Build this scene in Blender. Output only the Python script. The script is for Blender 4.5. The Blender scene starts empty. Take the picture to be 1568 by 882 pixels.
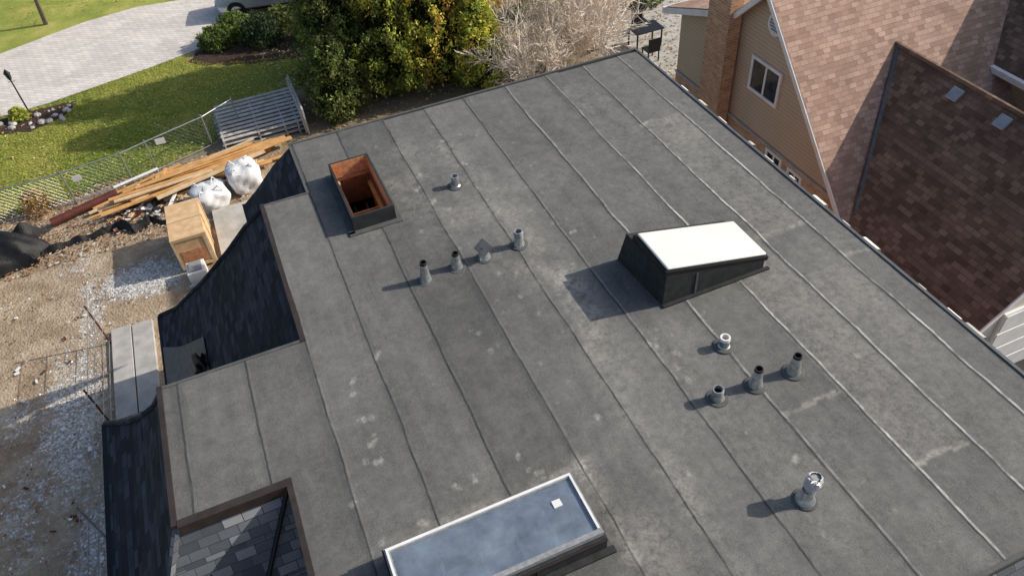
import bpy, math, random
import numpy as np
from mathutils import Vector, Matrix
random.seed(7); rng=np.random.default_rng(7)
sc=bpy.context.scene
col=bpy.context.collection

# ------------------------------------------------------------------ materials
def newmat(name):
    m=bpy.data.materials.new(name); m.use_nodes=True
    nt=m.node_tree; b=nt.nodes['Principled BSDF']
    return m,nt,b
def N(nt,t,**kw):
    n=nt.nodes.new(t)
    for k,v in kw.items(): setattr(n,k,v)
    return n
def ramp(nt,fac,stops):
    r=N(nt,'ShaderNodeValToRGB')
    e=r.color_ramp.elements
    while len(e)<len(stops): e.new(0.5)
    for i,(p,c) in enumerate(stops):
        e[i].position=p; e[i].color=(*c,1) if len(c)==3 else c
    nt.links.new(fac,r.inputs[0]); return r.outputs[0]
def noise(nt,co,scale,detail=4,rough=.6):
    n=N(nt,'ShaderNodeTexNoise'); n.inputs['Scale'].default_value=scale
    n.inputs['Detail'].default_value=detail; n.inputs['Roughness'].default_value=rough
    if co: nt.links.new(co,n.inputs['Vector'])
    return n.outputs['Fac']
def mix(nt,f,a,b,mode='MIX'):
    n=N(nt,'ShaderNodeMix',data_type='RGBA',blend_type=mode)
    for inp,val in ((n.inputs[0],f),(n.inputs[6],a),(n.inputs[7],b)):
        if hasattr(val,'links'): nt.links.new(val,inp)
        elif isinstance(val,(int,float)): inp.default_value=val
        else: inp.default_value=(*val,1)
    return n.outputs[2]
def math_(nt,op,a,b=0.0,c=None,clamp=False):
    n=N(nt,'ShaderNodeMath',operation=op); n.use_clamp=clamp
    for i,v in enumerate((a,b,c)):
        if v is None: continue
        if hasattr(v,'links'): nt.links.new(v,n.inputs[i])
        else: n.inputs[i].default_value=v
    return n.outputs[0]
def bump(nt,b,h,strength,dist=.02):
    n=N(nt,'ShaderNodeBump'); n.inputs['Strength'].default_value=strength; n.inputs['Distance'].default_value=dist
    nt.links.new(h,n.inputs['Height']); nt.links.new(n.outputs[0],b.inputs['Normal'])
def objco(nt): return N(nt,'ShaderNodeTexCoord').outputs['Object']
def uvco(nt): return N(nt,'ShaderNodeTexCoord').outputs['UV']
def pm(name,c1,c2=None,scale=6,rough=.8,bmp=.2,metal=0,dist=.01,spec=.3):
    m,nt,b=newmat(name); co=objco(nt)
    c2=c2 or tuple(x*.75 for x in c1)
    f=noise(nt,co,scale)
    nt.links.new(ramp(nt,f,[(.35,c1),(.65,c2)]),b.inputs['Base Color'])
    b.inputs['Roughness'].default_value=rough; b.inputs['Metallic'].default_value=metal
    b.inputs['Specular IOR Level'].default_value=spec
    if bmp: bump(nt,b,noise(nt,co,scale*6),bmp,dist)
    return m
def shingles(name,cols,mortar,w=.3,h=.14,var=.5,mfac=.75):
    m,nt,b=newmat(name); co=uvco(nt)
    br=N(nt,'ShaderNodeTexBrick'); nt.links.new(co,br.inputs['Vector'])
    br.inputs['Scale'].default_value=1; br.inputs['Brick Width'].default_value=w; br.inputs['Row Height'].default_value=h
    br.inputs['Mortar Size'].default_value=.006; br.inputs['Mortar Smooth'].default_value=.3
    br.inputs['Color1'].default_value=(0,0,0,1); br.inputs['Color2'].default_value=(1,1,1,1); br.inputs['Mortar'].default_value=(.5,.5,.5,1)
    br.offset=.37
    f=ramp(nt,br.outputs['Color'],[(i/(len(cols)-1),c) for i,c in enumerate(cols)])
    n2=noise(nt,co,1.2,5); f=mix(nt,var,f,ramp(nt,n2,[(.3,(.55,.55,.55)),(.7,(1.3,1.3,1.3))]),'MULTIPLY')
    n3=noise(nt,co,90,2); f=mix(nt,.5,f,ramp(nt,n3,[(.3,(.6,.6,.6)),(.7,(1.4,1.4,1.4))]),'MULTIPLY')
    f=mix(nt,math_(nt,'MULTIPLY',br.outputs['Fac'],mfac),f,mortar)
    nt.links.new(f,b.inputs['Base Color']); b.inputs['Roughness'].default_value=.9; b.inputs['Specular IOR Level'].default_value=.2
    sep=N(nt,'ShaderNodeSeparateXYZ'); nt.links.new(co,sep.inputs[0])
    saw=math_(nt,'FRACT',math_(nt,'DIVIDE',sep.outputs[1],h))
    hh=math_(nt,'ADD',math_(nt,'MULTIPLY',saw,-1),math_(nt,'MULTIPLY',br.outputs['Color'],.5))
    bump(nt,b,hh,.7,.015); return m

M={}
M['shing_dark']=shingles('dark_shingle',[(.014,.018,.026),(.028,.034,.045),(.055,.064,.082)],(.006,.007,.01),.28,.14)
M['shing_grey']=shingles('grey_shingle',[(.06,.068,.08),(.12,.13,.145),(.26,.27,.28)],(.03,.03,.035),.24,.13)
M['shing_pink']=shingles('tan_pink_shingle',[(.27,.175,.13),(.35,.235,.18),(.43,.3,.235)],(.19,.12,.095),.2,.12,.4,.6)
M['shing_brown']=shingles('brown_shingle',[(.11,.072,.05),(.165,.11,.08),(.24,.165,.12)],(.07,.048,.036),.2,.12,.9,.6)
M['brown_flash']=pm('brown_metal_flashing',(.06,.046,.042),(.04,.032,.03),5,.5,.05,.3)
M['grey_flash']=pm('grey_metal_flashing',(.12,.125,.13),(.08,.085,.09),5,.6,.05,.2)
M['memb']=pm('grey_membrane_flashing',(.1,.103,.101),(.07,.072,.07),6,.85,.4)
M['blackmem']=pm('black_bitumen_membrane',(.032,.034,.036),(.018,.019,.02),8,.75,.4)
M['white']=pm('white_painted_trim',(.78,.78,.76),(.68,.68,.66),3,.5,.03)
M['cream']=pm('cream_stucco',(.62,.6,.54),(.55,.53,.47),3,.8,.1)
M['alu']=pm('aluminium_sleeve',(.62,.64,.65),(.36,.38,.39),20,.33,.2,.8)
M['pvcgrey']=pm('grey_pipe_plastic',(.3,.31,.32),(.2,.21,.22),20,.5,.1)
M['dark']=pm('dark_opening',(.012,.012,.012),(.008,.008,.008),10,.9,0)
M['osb']=pm('raw_wood_sheathing',(.6,.3,.15),(.38,.16,.07),14,.75,.3)
M['joist']=pm('dark_joist_wood',(.22,.09,.045),(.12,.05,.025),9,.8,.2)
M['ply']=pm('plywood',(.66,.46,.27),(.52,.33,.17),5,.7,.1)
M['lumber']=pm('new_lumber',(.64,.37,.15),(.46,.24,.08),3,.65,.1)
M['lumber2']=pm('pale_lumber',(.66,.5,.32),(.52,.36,.2),3,.65,.1)
M['greywood']=pm('weathered_grey_wood',(.55,.52,.48),(.36,.34,.31),6,.85,.3)
M['bag']=pm('white_woven_bag',(.74,.75,.76),(.6,.61,.62),5,.7,.5,dist=.03)
M['galv']=pm('galvanised_steel',(.42,.43,.44),(.32,.33,.34),10,.4,.05,.7)
M['tarp']=pm('black_tarp',(.016,.016,.017),(.008,.008,.009),4,.5,.5,dist=.04)
M['rust']=pm('red_oxide_steel',(.11,.03,.022),(.07,.02,.016),6,.6,.2)
M['conc']=pm('concrete',(.46,.44,.41),(.32,.31,.28),2.5,.85,.2)
M['asph']=pm('asphalt',(.05,.05,.052),(.035,.035,.037),30,.9,.3)
M['mulch']=pm('mulch',(.1,.06,.043),(.04,.025,.018),14,.95,1,dist=.05)
M['stone']=pm('stone',(.5,.48,.45),(.3,.29,.27),6,.85,.4)
M['bark']=pm('bark',(.13,.1,.075),(.07,.055,.04),20,.9,.5)
M['twig']=pm('pale_twig_bark',(.8,.72,.62),(.6,.52,.43),8,.85,.1)
M['rubber']=pm('tyre_rubber',(.02,.02,.02),(.015,.015,.015),20,.8,.1)
M['blackmetal']=pm('black_metal',(.02,.02,.022),(.015,.015,.016),10,.4,0,.4)
M['opal']=pm('white_domed_acrylic',(.68,.67,.64),(.61,.6,.57),1.2,.4,.02)
M['foil']=pm('crumpled_foil',(.85,.86,.87),(.6,.6,.62),25,.28,1.0,.85,dist=.03)
M['bluein']=pm('pale_blue_interior',(.5,.62,.74),(.4,.5,.62),3,.8,0)

def siding(name,c):
    m,nt,b=newmat(name); co=uvco(nt); sep=N(nt,'ShaderNodeSeparateXYZ'); nt.links.new(co,sep.inputs[0])
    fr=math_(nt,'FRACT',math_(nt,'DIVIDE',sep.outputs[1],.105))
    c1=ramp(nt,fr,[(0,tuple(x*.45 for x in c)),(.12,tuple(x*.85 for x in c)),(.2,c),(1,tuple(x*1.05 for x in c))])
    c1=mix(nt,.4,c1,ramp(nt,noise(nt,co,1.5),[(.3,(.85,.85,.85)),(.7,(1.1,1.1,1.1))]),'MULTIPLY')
    nt.links.new(c1,b.inputs['Base Color']); b.inputs['Roughness'].default_value=.55
    bump(nt,b,math_(nt,'MULTIPLY',fr,-1),.6,.02); return m
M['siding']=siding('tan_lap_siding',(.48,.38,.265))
def brick(name,c1,c2,mo):
    m,nt,b=newmat(name); co=uvco(nt)
    br=N(nt,'ShaderNodeTexBrick'); nt.links.new(co,br.inputs['Vector'])
    br.inputs['Scale'].default_value=1; br.inputs['Brick Width'].default_value=.22; br.inputs['Row Height'].default_value=.075
    br.inputs['Mortar Size'].default_value=.007
    br.inputs['Color1'].default_value=(*c1,1); br.inputs['Color2'].default_value=(*c2,1); br.inputs['Mortar'].default_value=(*mo,1)
    c=mix(nt,.5,br.outputs['Color'],ramp(nt,noise(nt,co,4),[(.3,(.7,.7,.7)),(.7,(1.2,1.2,1.2))]),'MULTIPLY')
    nt.links.new(c,b.inputs['Base Color']); b.inputs['Roughness'].default_value=.9
    bump(nt,b,math_(nt,'MULTIPLY',br.outputs['Fac'],-1),.5,.01); return m
M['brick']=brick('tan_brick',(.56,.33,.17),(.38,.2,.1),(.52,.46,.38))
M['brickred']=brick('red_brick',(.28,.12,.08),(.2,.09,.06),(.35,.32,.28))
def pavers():
    m,nt,b=newmat('interlocking_pavers'); co=objco(nt)
    mp=N(nt,'ShaderNodeMapping'); mp.inputs['Rotation'].default_value=(0,0,.6); nt.links.new(co,mp.inputs[0])
    br=N(nt,'ShaderNodeTexBrick'); nt.links.new(mp.outputs[0],br.inputs['Vector'])
    br.inputs['Scale'].default_value=1; br.inputs['Brick Width'].default_value=.36; br.inputs['Row Height'].default_value=.18
    br.inputs['Mortar Size'].default_value=.01
    br.inputs['Color1'].default_value=(.66,.61,.56,1); br.inputs['Color2'].default_value=(.54,.5,.46,1); br.inputs['Mortar'].default_value=(.36,.33,.29,1)
    c=mix(nt,.7,br.outputs['Color'],ramp(nt,noise(nt,co,.7),[(.3,(.8,.8,.8)),(.7,(1.15,1.15,1.15))]),'MULTIPLY')
    nt.links.new(c,b.inputs['Base Color']); b.inputs['Roughness'].default_value=.85
    bump(nt,b,math_(nt,'MULTIPLY',br.outputs['Fac'],-1),.4,.01); return m
M['paver']=pavers()
def grassmat():
    m,nt,b=newmat('lawn_grass'); co=objco(nt)
    c=ramp(nt,noise(nt,co,.5,6,.65),[(.3,(.15,.2,.03)),(.5,(.26,.3,.045)),(.68,(.42,.38,.1))])
    c=mix(nt,.6,c,ramp(nt,noise(nt,co,25,4),[(.3,(.55,.55,.55)),(.7,(1.35,1.35,1.3))]),'MULTIPLY')
    nt.links.new(c,b.inputs['Base Color']); b.inputs['Roughness'].default_value=.9
    bump(nt,b,noise(nt,co,40,3),.8,.03); return m
M['grass']=grassmat()
def colattr(name,rough=.7,trans=0):
    m,nt,b=newmat(name); a=N(nt,'ShaderNodeAttribute'); a.attribute_name='col'
    nt.links.new(a.outputs['Color'],b.inputs['Base Color']); b.inputs['Roughness'].default_value=rough
    b.inputs['Specular IOR Level'].default_value=.2
    if trans:
        t=N(nt,'ShaderNodeBsdfTranslucent'); nt.links.new(a.outputs['Color'],t.inputs['Color'])
        ms=N(nt,'ShaderNodeMixShader'); ms.inputs[0].default_value=trans
        nt.links.new(b.outputs[0],ms.inputs[1]); nt.links.new(t.outputs[0],ms.inputs[2])
        nt.links.new(ms.outputs[0],nt.nodes['Material Output'].inputs['Surface'])
    return m
M['leaf']=colattr('foliage',.7,.4)
M['litter']=colattr('leaf_litter',.8)
def dirtmat():
    m,nt,b=newmat('dirt_and_gravel'); co=objco(nt)
    a=N(nt,'ShaderNodeAttribute'); a.attribute_name='gravel'
    d=ramp(nt,noise(nt,co,1.3,8,.7),[(.3,(.21,.145,.09)),(.5,(.34,.255,.17)),(.7,(.5,.41,.3))])
    d=mix(nt,.5,d,ramp(nt,noise(nt,co,22,4),[(.3,(.6,.6,.6)),(.7,(1.3,1.3,1.3))]),'MULTIPLY')
    v=N(nt,'ShaderNodeTexVoronoi'); v.inputs['Scale'].default_value=16; nt.links.new(co,v.inputs['Vector'])
    sp=N(nt,'ShaderNodeSeparateColor'); nt.links.new(v.outputs['Color'],sp.inputs[0])
    g=ramp(nt,sp.outputs[0],[(0,(.46,.45,.43)),(.5,(.65,.64,.61)),(1,(.85,.83,.8))])
    g=mix(nt,1.0,g,ramp(nt,v.outputs['Distance'],[(.25,(1,1,1)),(.8,(.4,.39,.37))]),'MULTIPLY')
    f=math_(nt,'ADD',a.outputs['Fac'],math_(nt,'MULTIPLY',math_(nt,'SUBTRACT',noise(nt,co,5,6,.75),.5),2.4))
    f=math_(nt,'MULTIPLY',math_(nt,'SUBTRACT',f,.38),2.6,clamp=True)
    nt.links.new(mix(nt,f,d,g),b.inputs['Base Color']); b.inputs['Roughness'].default_value=.95
    bump(nt,b,math_(nt,'ADD',noise(nt,co,9,6),math_(nt,'MULTIPLY',v.outputs['Distance'],-.5)),.7,.05); return m
M['dirt']=dirtmat()
M['ground']=pm('leafy_soil',(.3,.23,.16),(.18,.15,.09),1.2,.95,.6,dist=.05)

X0=-2.145; SP=.871
def roofmat():
    m,nt,b=newmat('granulated_roof_membrane'); co=objco(nt)
    sep=N(nt,'ShaderNodeSeparateXYZ'); nt.links.new(co,sep.inputs[0])
    wob=math_(nt,'MULTIPLY',math_(nt,'SUBTRACT',noise(nt,co,.9,6,.65),.5),.1)
    wob=math_(nt,'ADD',wob,math_(nt,'MULTIPLY',math_(nt,'SINE',math_(nt,'MULTIPLY',sep.outputs[0],1.9)),.035))
    x=math_(nt,'ADD',sep.outputs[0],wob)
    u=math_(nt,'DIVIDE',math_(nt,'SUBTRACT',x,X0),SP)
    fr=math_(nt,'FRACT',u)
    cell=math_(nt,'FLOOR',u)
    wn=N(nt,'ShaderNodeTexWhiteNoise',noise_dimensions='1D'); nt.links.new(cell,wn.inputs['W'])
    big=noise(nt,co,.45,6,.6); med=noise(nt,co,3.5,7,.72); fine=noise(nt,co,150,2,.7); mid=noise(nt,co,11,6,.75)
    base=ramp(nt,big,[(.3,(.1,.1,.098)),(.7,(.14,.14,.135))])
    base=mix(nt,1.0,base,ramp(nt,wn.outputs['Value'],[(0,(.84,.84,.85)),(1,(1.12,1.12,1.12))]),'MULTIPLY')
    base=mix(nt,1.0,base,ramp(nt,med,[(.3,(.8,.8,.8)),(.7,(1.17,1.17,1.16))]),'MULTIPLY')
    base=mix(nt,1.0,base,ramp(nt,mid,[(.3,(.84,.84,.84)),(.72,(1.2,1.2,1.18))]),'MULTIPLY')
    base=mix(nt,1.0,base,ramp(nt,fine,[(.3,(.5,.5,.5)),(.7,(1.5,1.5,1.5))]),'MULTIPLY')
    # streaks running along the roll
    mp=N(nt,'ShaderNodeMapping'); mp.inputs['Scale'].default_value=(7,.5,1); nt.links.new(co,mp.inputs[0])
    strk=noise(nt,mp.outputs[0],1,5,.6)
    base=mix(nt,1.0,base,ramp(nt,strk,[(.3,(.9,.9,.9)),(.7,(1.1,1.1,1.1))]),'MULTIPLY')
    lap=ramp(nt,fr,[(0,(.8,.8,.8)),(.1,(.97,.97,.97)),(.85,(1,1,1)),(1,(.88,.88,.88))])
    base=mix(nt,1.0,base,lap,'MULTIPLY')
    a=N(nt,'ShaderNodeAttribute'); a.attribute_name='dust'
    df=math_(nt,'MULTIPLY',a.outputs['Fac'],math_(nt,'ADD',math_(nt,'MULTIPLY',mid,3.2),-1.05),clamp=True)
    base=mix(nt,df,base,(.4,.38,.345))
    a3=N(nt,'ShaderNodeAttribute'); a3.attribute_name='spot'
    sf=math_(nt,'MULTIPLY',a3.outputs['Fac'],math_(nt,'ADD',math_(nt,'MULTIPLY',noise(nt,co,26,4,.7),2.2),-.3))
    sf=math_(nt,'MULTIPLY',math_(nt,'SUBTRACT',sf,.22),1.9,clamp=True)
    base=mix(nt,math_(nt,'MULTIPLY',sf,.5),base,(.48,.46,.42))
    dl=math_(nt,'COMPARE',fr,.012,.016)
    dl=math_(nt,'MULTIPLY',dl,ramp(nt,noise(nt,co,2.3,4),[(.3,(.3,)*3),(.6,(1,)*3)]))
    base=mix(nt,math_(nt,'MULTIPLY',dl,.8),base,(.028,.029,.03))
    a2=N(nt,'ShaderNodeAttribute'); a2.attribute_name='edge'
    pl=math_(nt,'COMPARE',fr,.048,.018)
    pl=math_(nt,'MULTIPLY',math_(nt,'MULTIPLY',pl,a2.outputs['Fac']),ramp(nt,noise(nt,co,5,4),[(.35,(.15,)*3),(.6,(1,)*3)]))
    base=mix(nt,pl,base,(.5,.49,.47))
    nt.links.new(base,b.inputs['Base Color']); b.inputs['Roughness'].default_value=.82; b.inputs['Specular IOR Level'].default_value=.3
    st=math_(nt,'LESS_THAN',fr,.03)
    hh=math_(nt,'ADD',math_(nt,'MULTIPLY',fine,.25),math_(nt,'ADD',math_(nt,'MULTIPLY',med,.9),math_(nt,'MULTIPLY',st,.5)))
    bump(nt,b,hh,.7,.014); return m
M['roof']=roofmat()
def glassmat(name,tint,refl):
    m=bpy.data.materials.new(name); m.use_nodes=True; nt=m.node_tree; nt.nodes.clear()
    o=N(nt,'ShaderNodeOutputMaterial'); t=N(nt,'ShaderNodeBsdfTransparent'); g=N(nt,'ShaderNodeBsdfGlossy')
    t.inputs['Color'].default_value=(*tint,1); g.inputs['Roughness'].default_value=.05
    g.inputs['Color'].default_value=(.85,.93,1,1)
    f=N(nt,'ShaderNodeFresnel'); f.inputs['IOR'].default_value=1.5
    co=objco(nt)
    ms=N(nt,'ShaderNodeMixShader'); nt.links.new(math_(nt,'ADD',f.outputs[0],math_(nt,'MULTIPLY',noise(nt,co,1.6,5),refl*2)),ms.inputs[0])
    nt.links.new(t.outputs[0],ms.inputs[1]); nt.links.new(g.outputs[0],ms.inputs[2])
    # pale blue diffuse haze brightening the pane, standing in for sky reflection
    d=N(nt,'ShaderNodeBsdfDiffuse'); d.inputs['Color'].default_value=(.55,.66,.78,1)
    m2=N(nt,'ShaderNodeMixShader'); nt.links.new(ramp(nt,noise(nt,co,2.2,6,.7),[(.3,(.12,)*3),(.7,(.34,)*3)]),m2.inputs[0])
    nt.links.new(ms.outputs[0],m2.inputs[1]); nt.links.new(d.outputs[0],m2.inputs[2]); nt.links.new(m2.outputs[0],o.inputs[0])
    return m
M['glass']=glassmat('skylight_glass',(.88,.95,1.0),.14)
m,nt,b=newmat('window_glass'); b.inputs['Roughness'].default_value=.05; M['wglass']=m
nn=noise(nt,objco(nt),3); nt.links.new(ramp(nt,nn,[(.4,(.015,.02,.025)),(.6,(.04,.05,.06))]),b.inputs['Base Color'])
m,nt,b=newmat('silver_blue_car_paint'); b.inputs['Metallic'].default_value=.5; b.inputs['Roughness'].default_value=.3
b.inputs['Coat Weight'].default_value=.8
nt.links.new(ramp(nt,noise(nt,objco(nt),200,1),[(.4,(.42,.5,.6)),(.6,(.5,.58,.68))]),b.inputs['Base Color']); M['car']=m

# ------------------------------------------------------------------ mesh builder
class MB:
    def __init__(s): s.v=[];s.f=[];s.uv=[];s.m=[];s.mats=[]
    def mi(s,k):
        if k not in s.mats: s.mats.append(k)
        return s.mats.index(k)
    def poly(s,pts,k,uvrot=0):
        pts=[Vector(p) for p in pts]
        n=Vector((0,0,0))
        for i in range(len(pts)):
            a,b=pts[i],pts[(i+1)%len(pts)]; n+=a.cross(b)
        if n.length<1e-12: return
        n.normalize()
        if abs(n.z)>.98: u=Vector((1,0,0)); v=Vector((0,1,0))
        else:
            u=Vector((0,0,1)).cross(n).normalized(); v=n.cross(u)
        if uvrot: u,v=v,u
        i0=len(s.v); s.v+= [tuple(p) for p in pts]; s.f.append(tuple(range(i0,i0+len(pts))))
        s.uv+=[(u.dot(p),v.dot(p)) for p in pts]; s.m.append(s.mi(k))
    def box(s,x0,x1,y0,y1,z0,z1,k,T=None):
        c=[Vector((x,y,z)) for z in (z0,z1) for y in (y0,y1) for x in (x0,x1)]
        if T: c=[T@p for p in c]
        for f in ((0,2,3,1),(4,5,7,6),(0,1,5,4),(2,6,7,3),(0,4,6,2),(1,3,7,5)):
            s.poly([c[i] for i in f],k)
    def tube(s,p0,p1,r0,r1,k,n=8,caps=True):
        p0=Vector(p0);p1=Vector(p1); d=(p1-p0)
        if d.length<1e-6: return
        d.normalize(); a=Vector((0,0,1)) if abs(d.z)<.9 else Vector((1,0,0)); u=d.cross(a).normalized(); w=d.cross(u)
        R0=[p0+(u*math.cos(t)+w*math.sin(t))*r0 for t in [2*math.pi*i/n for i in range(n)]]
        R1=[p1+(u*math.cos(t)+w*math.sin(t))*r1 for t in [2*math.pi*i/n for i in range(n)]]
        for i in range(n):
            j=(i+1)%n; s.poly([R0[i],R0[j],R1[j],R1[i]][::-1],k)
        if caps: s.poly(R1[::-1],k); s.poly(R0,k)
    def lathe(s,o,prof,k,n=20,T=None):
        o=Vector(o)
        rings=[]
        for r,z in prof:
            ring=[Vector((r*math.cos(2*math.pi*i/n),r*math.sin(2*math.pi*i/n),z)) for i in range(n)]
            if T: ring=[T@p for p in ring]
            rings.append([o+p for p in ring])
        for a,b in zip(rings,rings[1:]):
            for i in range(n):
                j=(i+1)%n; s.poly([a[i],a[j],b[j],b[i]],k)
    def build(s,name,parent=None,smooth=False,bevel=0):
        me=bpy.data.meshes.new(name); me.from_pydata(s.v,[],s.f)
        uvl=me.uv_layers.new(name='UVMap'); uvl.data.foreach_set('uv',[c for p in s.uv for c in p])
        for k in s.mats: me.materials.append(M[k])
        me.polygons.foreach_set('material_index',s.m)
        ob=bpy.data.objects.new(name,me); col.objects.link(ob)
        if parent: ob.parent=parent
        if smooth or bevel:
            import bmesh
            bm=bmesh.new(); bm.from_mesh(me); bmesh.ops.remove_doubles(bm,verts=bm.verts,dist=.0005)
            bm.to_mesh(me); bm.free()
        if smooth:
            me.polygons.foreach_set('use_smooth',[True]*len(me.polygons))
            me.set_sharp_from_angle(angle=math.radians(40))
        if bevel:
            mo=ob.modifiers.new('b','BEVEL'); mo.width=bevel; mo.segments=2; mo.limit_method='ANGLE'
        return ob
def empty(name,loc=(0,0,0)):
    e=bpy.data.objects.new(name,None); e.empty_display_size=.3; col.objects.link(e); return e
def tri_mesh(name,V,colr,matk,parent=None,nv=3):
    n=len(V); me=bpy.data.meshes.new(name)
    me.vertices.add(n*nv); me.vertices.foreach_set('co',V.reshape(-1).astype(np.float32))
    me.loops.add(n*nv); me.loops.foreach_set('vertex_index',np.arange(n*nv,dtype=np.int32))
    me.polygons.add(n); me.polygons.foreach_set('loop_start',np.arange(0,n*nv,nv,dtype=np.int32))
    me.update(calc_edges=True)
    a=me.attributes.new('col','FLOAT_COLOR','POINT')
    c=np.ones((n*nv,4),dtype=np.float32); c[:,:3]=np.repeat(colr,nv,axis=0); a.data.foreach_set('color',c.reshape(-1))
    me.materials.append(M[matk])
    ob=bpy.data.objects.new(name,me); col.objects.link(ob)
    if parent: ob.parent=parent
    return ob
def leaf_faces(C,size,flat=None,elong=1.6):
    n=len(C)
    a=rng.normal(size=(n,3)); a/=np.linalg.norm(a,axis=1)[:,None]
    b=rng.normal(size=(n,3)); b-=a*(a*b).sum(1)[:,None]; b/=np.linalg.norm(b,axis=1)[:,None]
    if flat is not None:
        a[:,2]*=flat; b[:,2]*=flat
    s=size if np.ndim(size) else np.full(n,size)
    s=s[:,None]
    return np.stack([C-a*s*elong,C+b*s*.7,C+a*s*elong,C-b*s*.7],axis=1)
def vnoise(x,y,s,seed):
    r=np.random.default_rng(seed).random((64,64)); xs=x/s+1000; ys=y/s+1000
    xi=np.floor(xs).astype(int); yi=np.floor(ys).astype(int); fx=xs-xi; fy=ys-yi
    fx=fx*fx*(3-2*fx); fy=fy*fy*(3-2*fy)
    g=lambda i,j:r[i%64,j%64]
    return (g(xi,yi)*(1-fx)+g(xi+1,yi)*fx)*(1-fy)+(g(xi,yi+1)*(1-fx)+g(xi+1,yi+1)*fx)*fy
def fbm(x,y,s,seed): return (vnoise(x,y,s,seed)+.5*vnoise(x,y,s/2,seed+1)+.25*vnoise(x,y,s/4,seed+2))/1.75

# ------------------------------------------------------------------ camera, sun, sky
R=Matrix(((.9183,-.3904,-.0652),(.3173,.6279,.7110),(-.2366,-.6733,.7002))).transposed()
cam=bpy.data.cameras.new('camera'); cam.lens=26.89; cam.sensor_width=36; cam.clip_end=2000
co=bpy.data.objects.new('camera',cam); col.objects.link(co)
q=R.to_quaternion(); co.rotation_mode='QUATERNION'; co.rotation_quaternion=q; co.location=(0,0,14.5); sc.camera=co
el=math.radians(31); S=Vector((.985*math.cos(el),-.17*math.cos(el),math.sin(el)))
sl=bpy.data.lights.new('sun','SUN'); sl.energy=5.0; sl.angle=math.radians(.5); sl.color=(1,.93,.82)
so=bpy.data.objects.new('sun',sl); col.objects.link(so); so.rotation_mode='QUATERNION'; so.rotation_quaternion=S.to_track_quat('Z','Y'); so.location=(30,-5,30)
w=bpy.data.worlds.new('World'); sc.world=w; w.use_nodes=True; nt=w.node_tree; bg=nt.nodes['Background']
sk=N(nt,'ShaderNodeTexSky',sky_type='NISHITA'); sk.sun_disc=False; sk.sun_elevation=el; sk.sun_rotation=math.radians(99.8)
sk.dust_density=2.5
nt.links.new(sk.outputs[0],bg.inputs[0]); bg.inputs[1].default_value=.15
sc.view_settings.view_transform='Standard'; sc.view_settings.look='None'; sc.view_settings.exposure=0

# ------------------------------------------------------------------ ground sheets
def sheet(name,pts,z,k):
    b=MB(); b.poly([(x,y,z) for x,y in pts],k); return b.build(name)
sheet('ground',[(-300,-300),(300,-300),(300,300),(-300,300)],0,'ground')
xs=np.arange(-14,.6,.1); ys=np.arange(-2,24.7,.1); GX,GY=np.meshgrid(xs,ys)
gm=np.zeros_like(GX)
def blob(cx,cy,rx,ry,a): 
    global gm; gm=np.maximum(gm,a*np.exp(-(((GX-cx)/rx)**2+((GY-cy)/ry)**2)**1.5))
blob(-4.4,19.0,1.3,.9,1.0); blob(-5.9,18.4,.45,1.6,.6); blob(-6.3,14.5,.85,2.9,.7); blob(-7.4,12,.8,2.4,.5); blob(-5.6,10,1.2,3.2,.75)
blob(-6.3,20.6,.6,.6,.45); blob(-7.6,15,.7,.8,.45); blob(-4.8,5,2,4,.6)
gm+= (fbm(GX,GY,1.4,5)-.5)*.55
gz=.004+ .1*np.clip(fbm(GX,GY,2.5,9)-.45,0,1)*np.clip((24.2-GY)/1.5,0,1)
me=bpy.data.meshes.new('dirt_yard'); h_,w_=GX.shape
vv=np.stack([GX,GY,gz],-1).reshape(-1,3); idx=np.arange(h_*w_).reshape(h_,w_)
ff=np.stack([idx[:-1,:-1],idx[:-1,1:],idx[1:,1:],idx[1:,:-1]],-1).reshape(-1,4)
me.from_pydata(vv.tolist(),[],ff.tolist()); a=me.attributes.new('gravel','FLOAT','POINT'); a.data.foreach_set('value',gm.reshape(-1).astype(np.float32))
me.materials.append(M['dirt']); me.polygons.foreach_set('use_smooth',[True]*len(me.polygons))
ob=bpy.data.objects.new('dirt_yard',me); col.objects.link(ob)
edge=[(-60,24.0),(-9,24.2),(-7.5,24.1),(-6.2,24.3),(-4.4,24.6),(-3,24.8),(-1.6,25.4),(-.6,26),(.8,27),(1.9,27.6),(2.6,29),(2.3,30.4),(.4,30.8),(-1,31.4),(-1.9,32.3),(-1.2,33.2),(3,36),(3,60),(-60,60)]
sheet('lawn',edge,.012,'grass')
drv=[(-60,31),(-12,31),(-8.9,31.2),(-7.2,31.4),(-5.9,31.7),(-3.4,32.3),(-1.2,33.0),(-.1,33.9),(1.7,35.2),(5,36.2),(12,37),(12,44),(-1,44),(-1.1,38.5),(-3.5,38.9),(-5.8,38.5),(-9.3,37.1),(-14,36.8),(-60,36.5)]
sheet('paver_driveway',drv,.03,'paver')
def patch(name,pts,z,k,jit=.12):
    out=[]
    for i in range(len(pts)):
        a=Vector(pts[i]+(0,)); b=Vector(pts[(i+1)%len(pts)]+(0,))
        for t in range(6):
            p=a.lerp(b,t/6); out.append((p.x+random.uniform(-jit,jit),p.y+random.uniform(-jit,jit)))
    return sheet(name,out,z,k)
patch('mulch_bed',[(-1.8,32.2),(-1.0,33.1),(0.2,34),(1.6,34.9),(3.5,35.5),(7,35),(7,30.5),(2.6,29.2),(2,30.2),(.2,30.6),(-1.2,31.3)],.02,'mulch')
bed=[(-11,30.3),(-8.9,29.9),(-7.7,29.5),(-6.6,30.0),(-6.1,31.0),(-7.3,31.1),(-8.5,31.0),(-11,30.9)]
patch('mulch_bed',bed,.034,'mulch',.06)
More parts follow.
